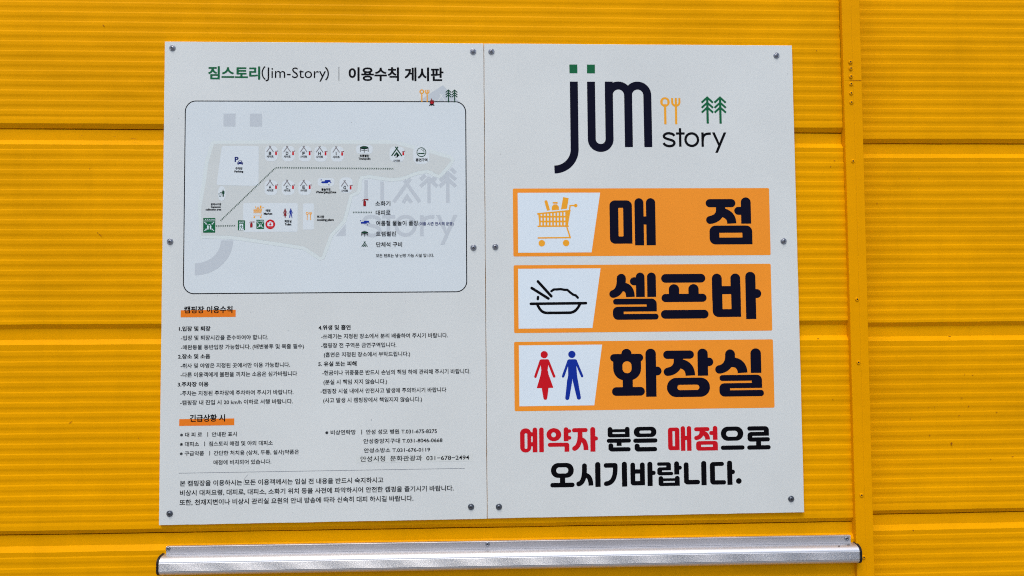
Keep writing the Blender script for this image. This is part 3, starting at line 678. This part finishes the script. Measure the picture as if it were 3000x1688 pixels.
# evacuation route of small chevrons
def route(pts, step=5.3, s=2.3):
    P = [Vector(p) for p in pts]; items = []; d = 0; tot = sum((b - a).length for a, b in zip(P, P[1:])); k = round(tot / step)
    for i in range(k + 1):
        t = tot * i / k; q = None
        for a, b in zip(P, P[1:]):
            L = (b - a).length
            if t <= L + 1e-6: q = a + (b - a) * (t / L); break
            t -= L
        items.append((stroke([(q.x + .45 * s, q.y - s), (q.x - .55 * s, q.y), (q.x + .45 * s, q.y + s)], 1.45, False, False), 0))
    return items
art('route_arrows', route(S(z2, [(548, 1128), (1190, 508), (1212, 487), (1245, 475)]) + S(z3, [(0, 410), (620, 416)])), Ms, WP, [DGREEN], SL)
art('route_arrows', route(S(ze, [(618, 597), (905, 594)])), Ms, WP, [DGREEN], SL)
art('route_arrows', route(S(z3, [(202, 878), (392, 879)]), 4.9, 1.9), Ms, WP, [DGREEN], SL)
def assembly(x0, y0, x1, y1):
    w, h = x1 - x0, y1 - y0
    q = lambda a, b: (x0 + a * w, y0 + b * h)
    it = [(sq(x0, y0, x1, y1), 0), ([q(0, .185), q(1, .185), q(1, .215), q(0, .215)], 1)]
    for a in (.15, .3, .46, .62, .76, .86): it.append(([q(a, .08), q(a + .07, .08), q(a + .07, .125), q(a, .125)], 1))
    for (ax, ay, bx, by) in ((.1, .28, .28, .42), (.9, .28, .72, .42), (.1, .88, .28, .75), (.9, .88, .72, .75)):
        it.append((stroke([q(ax, ay), q(bx, by)], w * .06, False, False), 1)); sx = 1 if bx > ax else -1; sy = 1 if by > ay else -1
        it.append(([q(bx, by), q(bx, by - .13 * sy), q(bx + .03 * sx, by + .02 * sy), q(bx - .18 * sx, by + .02 * sy)][0:1] + [q(bx + .02 * sx, by - .12 * sy), q(bx + .02 * sx, by + .02 * sy), q(bx - .14 * sx, by + .02 * sy)], 1))
    for a in (.39, .61): it += [(ell(*q(a, .49), w * .045, n=10), 1), ([q(a - .07, .55), q(a + .07, .55), q(a + .06, .78), q(a - .05, .78)], 1)]
    it += [(ell(*q(.5, .45), w * .05, n=10), 1)]
    return it
pc('assembly_point_print', ze, assembly(406, 478, 595, 708), 500, 593, [GREEN, WHITE]); pc('assembly_point_print', ze, assembly(1242, 505, 1362, 650), 1302, 577, [GREEN, WHITE])
pc('exit_print', ze, [(sq(952, 514, 1063, 670), 0), (sq(975, 570, 1035, 640), 1), ([(968, 668), (975, 640), (1035, 640), (1048, 668)], 1), (ell(1005, 590, 7, n=10), 0), (stroke([(1003, 600), (1005, 628)], 14), 0), (stroke([(1000, 605), (985, 618)], 6), 0), (stroke([(1008, 606), (1028, 612)], 6), 0),
                          (stroke([(1004, 628), (1022, 642), (1018, 655)], 8), 0), (stroke([(1002, 628), (993, 662)], 8), 0)], 1007, 592, [GREEN, WHITE])
text('exit_lettering', ze, 'EXIT', 970, 1048, 536, 560, WHITE, SL, .02, w=-.0025, ink=True)
pc('extinguisher_pictogram', ze, [(rrect(1144, 560, 1182, 627, 6), 0), (sq(1158, 545, 1170, 562), 1), (stroke([(1136, 552), (1150, 540), (1170, 537)], 8), 1), ([(1168, 538), (1210, 530), (1210, 548), (1172, 546)], 1), (rrect(1156, 572, 1166, 615, 4), 2)], 1165, 580, [DRED, DRED, RED])
pc('first_aid_print', ze, [(ell(1460, 577, 76, n=36), 0), (rrect(1415, 548, 1505, 603, 5), 1), (rrect(1443, 528, 1477, 556, 5), 1), (sq(1450, 537, 1470, 548), 0), (sq(1453, 556, 1467, 596), 0), (sq(1440, 569, 1480, 583), 0), (sq(1425, 616, 1495, 620), 1)], 1460, 577, [RED, WHITE])
pc('extinguisher_pictogram', z3, [(rrect(306, 758, 334, 812, 5), 0), (sq(313, 742, 325, 760), 0), (stroke([(300, 750), (322, 738), (345, 744)], 7), 0), ([(330, 738), (360, 736), (360, 750), (332, 748)], 0), (sq(317, 768, 322, 800), 1)], 325, 775, [DRED, RED])
# legend
def leg(s, x0, x1, a, b, off=.012, mt=BLACK): text('legend_text', z3, s, x0, x1, a, b, mt, SL, off, w=-.0021)
leg('소화기', 433, 592, 757, 810); leg('대피로', 438, 595, 855, 908); leg('여름철 물놀이 풀장', 442, 888, 966, 1020); leg('(여름 시즌 한시적 운영)', 892, 1263, 980, 1018, mt=DBLUE)
leg('트램펄린', 440, 652, 1080, 1132); leg('단체석 구비', 443, 716, 1192, 1246); leg('모든 텐트는 냉·난방 가능 시설 입니다.', 440, 1055, 1318, 1356)
# rules
def secbar(zm, x0, y0, x1, y1): art('highlight_bar', [(sq(x0, y0, x1, y1), 0)], zm.up((x0 + x1) / 2, (y0 + y1) / 2), -.0006, [DORANGE], SL)
secbar(z4, 288, 212, 871, 287); secbar(z4, 272, 1366, 856, 1438)
text('section_heading', z4, '캠핑장 이용수칙', 325, 836, 172, 248, BLACK, SL, .026); text('section_heading', z4, '긴급상황 시', 385, 757, 1322, 1400, BLACK, SL, .026)
LN = [(z4, '1.입장 및 퇴장', 270, 603, 385, 437, 1), (z4, '-입장 및 퇴장시간을 준수하여야 합니다.', 290, 1216, 482, 534, 0), (z4, '-애완동물 동반입장 가능합니다. (배변봉투 및 목줄 필수)', 290, 1596, 582, 634, 0),
      (z4, '2.장소 및 소음', 260, 600, 680, 731, 1), (z4, '-취사 및 야영은 지정된 곳에서만 이용 가능합니다.', 287, 1448, 778, 830, 0), (z4, '-다른 이용객에게 불편을 끼치는 소음은 심가바립니다', 287, 1523, 873, 926, 0),
      (z4, '3.주차장 이용', 257, 582, 976, 1027, 1), (z4, '-주차는 지정된 주차장에 주차하여 주시기 바랍니다.', 283, 1484, 1070, 1122, 0), (z4, '-캠핑장 내 진입 시 20 km/h 이하로 서행 바랍니다.', 283, 1478, 1169, 1221, 0),
      (z5, '4.위생 및 흡연', 120, 460, 372, 424, 1), (z5, '-쓰레기는 지정된 장소에서 분리 배출하여 주시기 바랍니다.', 148, 1493, 466, 518, 0), (z5, '-캠핑장 전 구역은 금연구역입니다.', 148, 946, 562, 614, 0),
      (z5, '(흡연은 지정된 장소에서 부탁드립니다.)', 177, 1092, 660, 712, 0), (z5, '5. 유실 또는 피해', 118, 523, 758, 810, 1), (z5, '-현금이나 귀중품은 반드시 손님의 책임 하에 관리해 주시기 바랍니다.', 160, 1731, 852, 905, 0),
      (z5, '(분실 시 책임 지지 않습니다.)', 173, 848, 950, 1003, 0), (z5, '-캠핑장 시설 내에서 안전사고 발생에 주의하시기 바랍니다', 142, 1476, 1047, 1100, 0), (z5, '(사고 발생 시 캠핑장에서 책임지지 않습니다.)', 170, 1218, 1144, 1197, 0),
      (z6, '※ 대 피 로  ㅣ 안내판 표시', 312, 981, 270, 326, 0), (z6, '※ 대피소  ㅣ 짐스토리 매점 및 야외 대피소', 310, 1405, 381, 437, 0), (z6, '※ 구급약품  ㅣ 간단한 처치용 (상처, 두통, 설사)약품은', 308, 1714, 492, 548, 0), (z6, '매점에 비치되어 있습니다.', 707, 1388, 596, 652, 0),
      (z7, '※ 비상연락망  ㅣ 안성 성모 병원 T.031-675-8275', 213, 1530, 242, 300, 0), (z7, '안성중앙지구대 T.031-8046-0668', 663, 1595, 345, 402, 0), (z7, '안성소방소 T.031-676-0119', 670, 1448, 455, 511, 0)]
for zm, s, x0, x1, a, b, bold in LN: text('text_line', zm, s, x0, x1, a, b, BLACK, SL, .026 if bold else .012)
art('sticker_label', [(sq(578, 540, 1953, 630), 0)], z7.up(640, 585), -.0005, [TAPE], SL)
text('sticker_text', z7, '안성시청  문화관광과  031−678−2494', 627, 1911, 551, 616, BLACK, SL, .010)
art('divider_line', [(sq(297, 749, 3669, 753), 0)], z6.up(297, 751), -.0006, [LINEG], SL)
for s, x0, x1, a, b in (('본 캠핑장을 이용하시는 모든 이용객께서는 입실 전 내용을 반드시 숙지하시고', 310, 2709, 838, 906), ('비상시 대처요령, 대피로, 대피소, 소화기 위치 등을 사전에 파악하시어 안전한 캠핑을 즐기시기 바랍니다.', 311, 3539, 950, 1018), ('또한, 천재지변이나 비상시 관리실 요원의 안내 방송에 따라 신속히 대피 하시길 바랍니다.', 307, 3064, 1062, 1131)):
    text('text_line', z6, s, x0, x1, a, b, BLACK, SL, .014)
art('scuff_mark', [(stroke(bez((1113, 766), (1070, 800), (1055, 850), (1066, 912), 10), 5, True, True, w1=2), 0)], z6.up(1085, 840), -.0018, [SCUFF], SL)

# ------------------------------------------------------------------ aluminium cassette below the signs
cas = thing('awning_cassette', 'long ribbed aluminium awning housing with black end caps below the signs', 'awning', tuple(wv(.87, 1.32, .006)))
uA = bp(465, 1655, -.022)[0]; uB = bp(2518.5, 1620, -.022)[0]
VR = 1.2830
def casprof():
    p = [(.0105, 1.2699)]
    p += [(.003 - .025 * math.sin(math.radians(a)), VR - .0134 * math.cos(math.radians(a))) for a in range(22, 91, 6)]
    for i in range(8):
        c = VR + .0002 + i * .00245
        p += [(-.0222, c), (-.0230, c + .0002), (-.0233, c + .0006), (-.0228, c + .0010), (-.0212, c + .0012), (-.0206, c + .0014), (-.0206, c + .0023)]
    v = VR + 8 * .00245 + .0003
    p += [(.003 - .025 * math.cos(math.radians(a)), v + .0142 * math.sin(math.radians(a))) for a in range(0, 89, 6)]
    p += [(.0105, v + .0142)]
    return p
CPF = casprof()
TC = 0.0046
def extr(prof, u0, u1, mt, name, parent, n=40, close=True, caps=True, grow_=0.0, smooth=False):
    V, Fc = [], []; cw = sum(a for a, b in prof) / len(prof); cv = sum(b for a, b in prof) / len(prof)
    for i in range(n + 1):
        u = u0 + (u1 - u0) * i / n
        for w, v in prof:
            if grow_: w, v = cw + (w - cw) * (1 + grow_), cv + (v - cv) * (1 + grow_)
            V.append(wv(u, v + TC * (u - 0), w))
    k = len(prof)
    for i in range(n):
        for j in range(k if close else k - 1):
            a, b = i * k + j, i * k + (j + 1) % k; Fc.append((a, b, b + k, a + k))
    if caps: Fc.append(tuple(range(k - 1, -1, -1))); Fc.append(tuple(n * k + j for j in range(k)))
    return mk(name, V, Fc, mt, parent, smooth=smooth)
extr(CPF, uA, uB, ALU, 'housing', cas)
vE = VR + 8 * .00245 + .0003
capp = [q for q in CPF if q[1] < VR] + [(-.0228, VR), (-.0228, vE)] + [q for q in CPF if q[1] > vE]
for a, b in ((uA - .0058, uA - .0001), (uB + .0001, uB + .0058)): extr(capp, a, b, RUBBER, 'end_cap', cas, n=1, grow_=.05)
# mounting rail
ra, rb = bp(487, 1612, .003)[0], bp(2492, 1580, .003)[0]
rail = [(.0105, 1.2508), (.0030, 1.2508), (.0026, 1.2514), (.0026, 1.2548), (.0034, 1.2552), (.0034, 1.2557), (.0028, 1.2561), (.0028, 1.2698), (.0105, 1.2698)]
extr(rail, ra, rb, ALUR, 'mounting_rail', cas)
for zz, x, y in ((Z(440, 1520, 7.156), 367, 635), (Z(1370, 1560, 11.32), 660, 395), (Z(2000, 1400, 4.293), 2067, 768)):
    u, v = bp(*zz.src(x, y), 0.001); c = wv(u, v, .0026)
    lathe('screw', c, [(.0056, 0), (.0054, .0014), (.0042, .0022), (.0022, .0023), (.0018, .0010)], STEEL, cas)
    lathe('screw_hole', c, [(.0019, .0017), (.0010, .0018)], DARK, cas, n=12)


def mark(x0, y0, x1, y1, w):
    pts = []
    for px, py in ((x0, y0), (x1, y0), (x1, y1), (x0, y1)):
        u, v = bp(px, py, w); pts.append(wv(u, v, w))
    mk('scuff_mark', pts, [(0, 3, 2, 1)], RUBBER, cas)
mark(2456, 1598.5, 2460, 1602, -.0165); mark(2482, 1595.5, 2491, 1598, -.0135)

for zm, x, y, rr in ((z4, 680, 60, 3), (z4, 1030, 235, 3), (z4, 1428, 430, 3), (z1, 190, 635, 2.4), (z1, 1495, 667, 2), (z5, 682, 1377, 4), (z5, 1040, 118, 2.5), (z7, 755, 120, 3.5), (z3, 312, 1275, 3), (z6, 1640, 1215, 2.5)):
    art('dirt_speck', [(ell(x, y, rr, rr * .8, 8), 0)], zm.up(x, y), -.0020, [LINEG], SL)
for x, y, rr in ((172, 905, 2.2), (2335, 300, 2)):
    art('dirt_speck', [(ell(x, y, rr, rr, 8), 0)], K1.up(x, y), -.0014, [LINEG], SR)
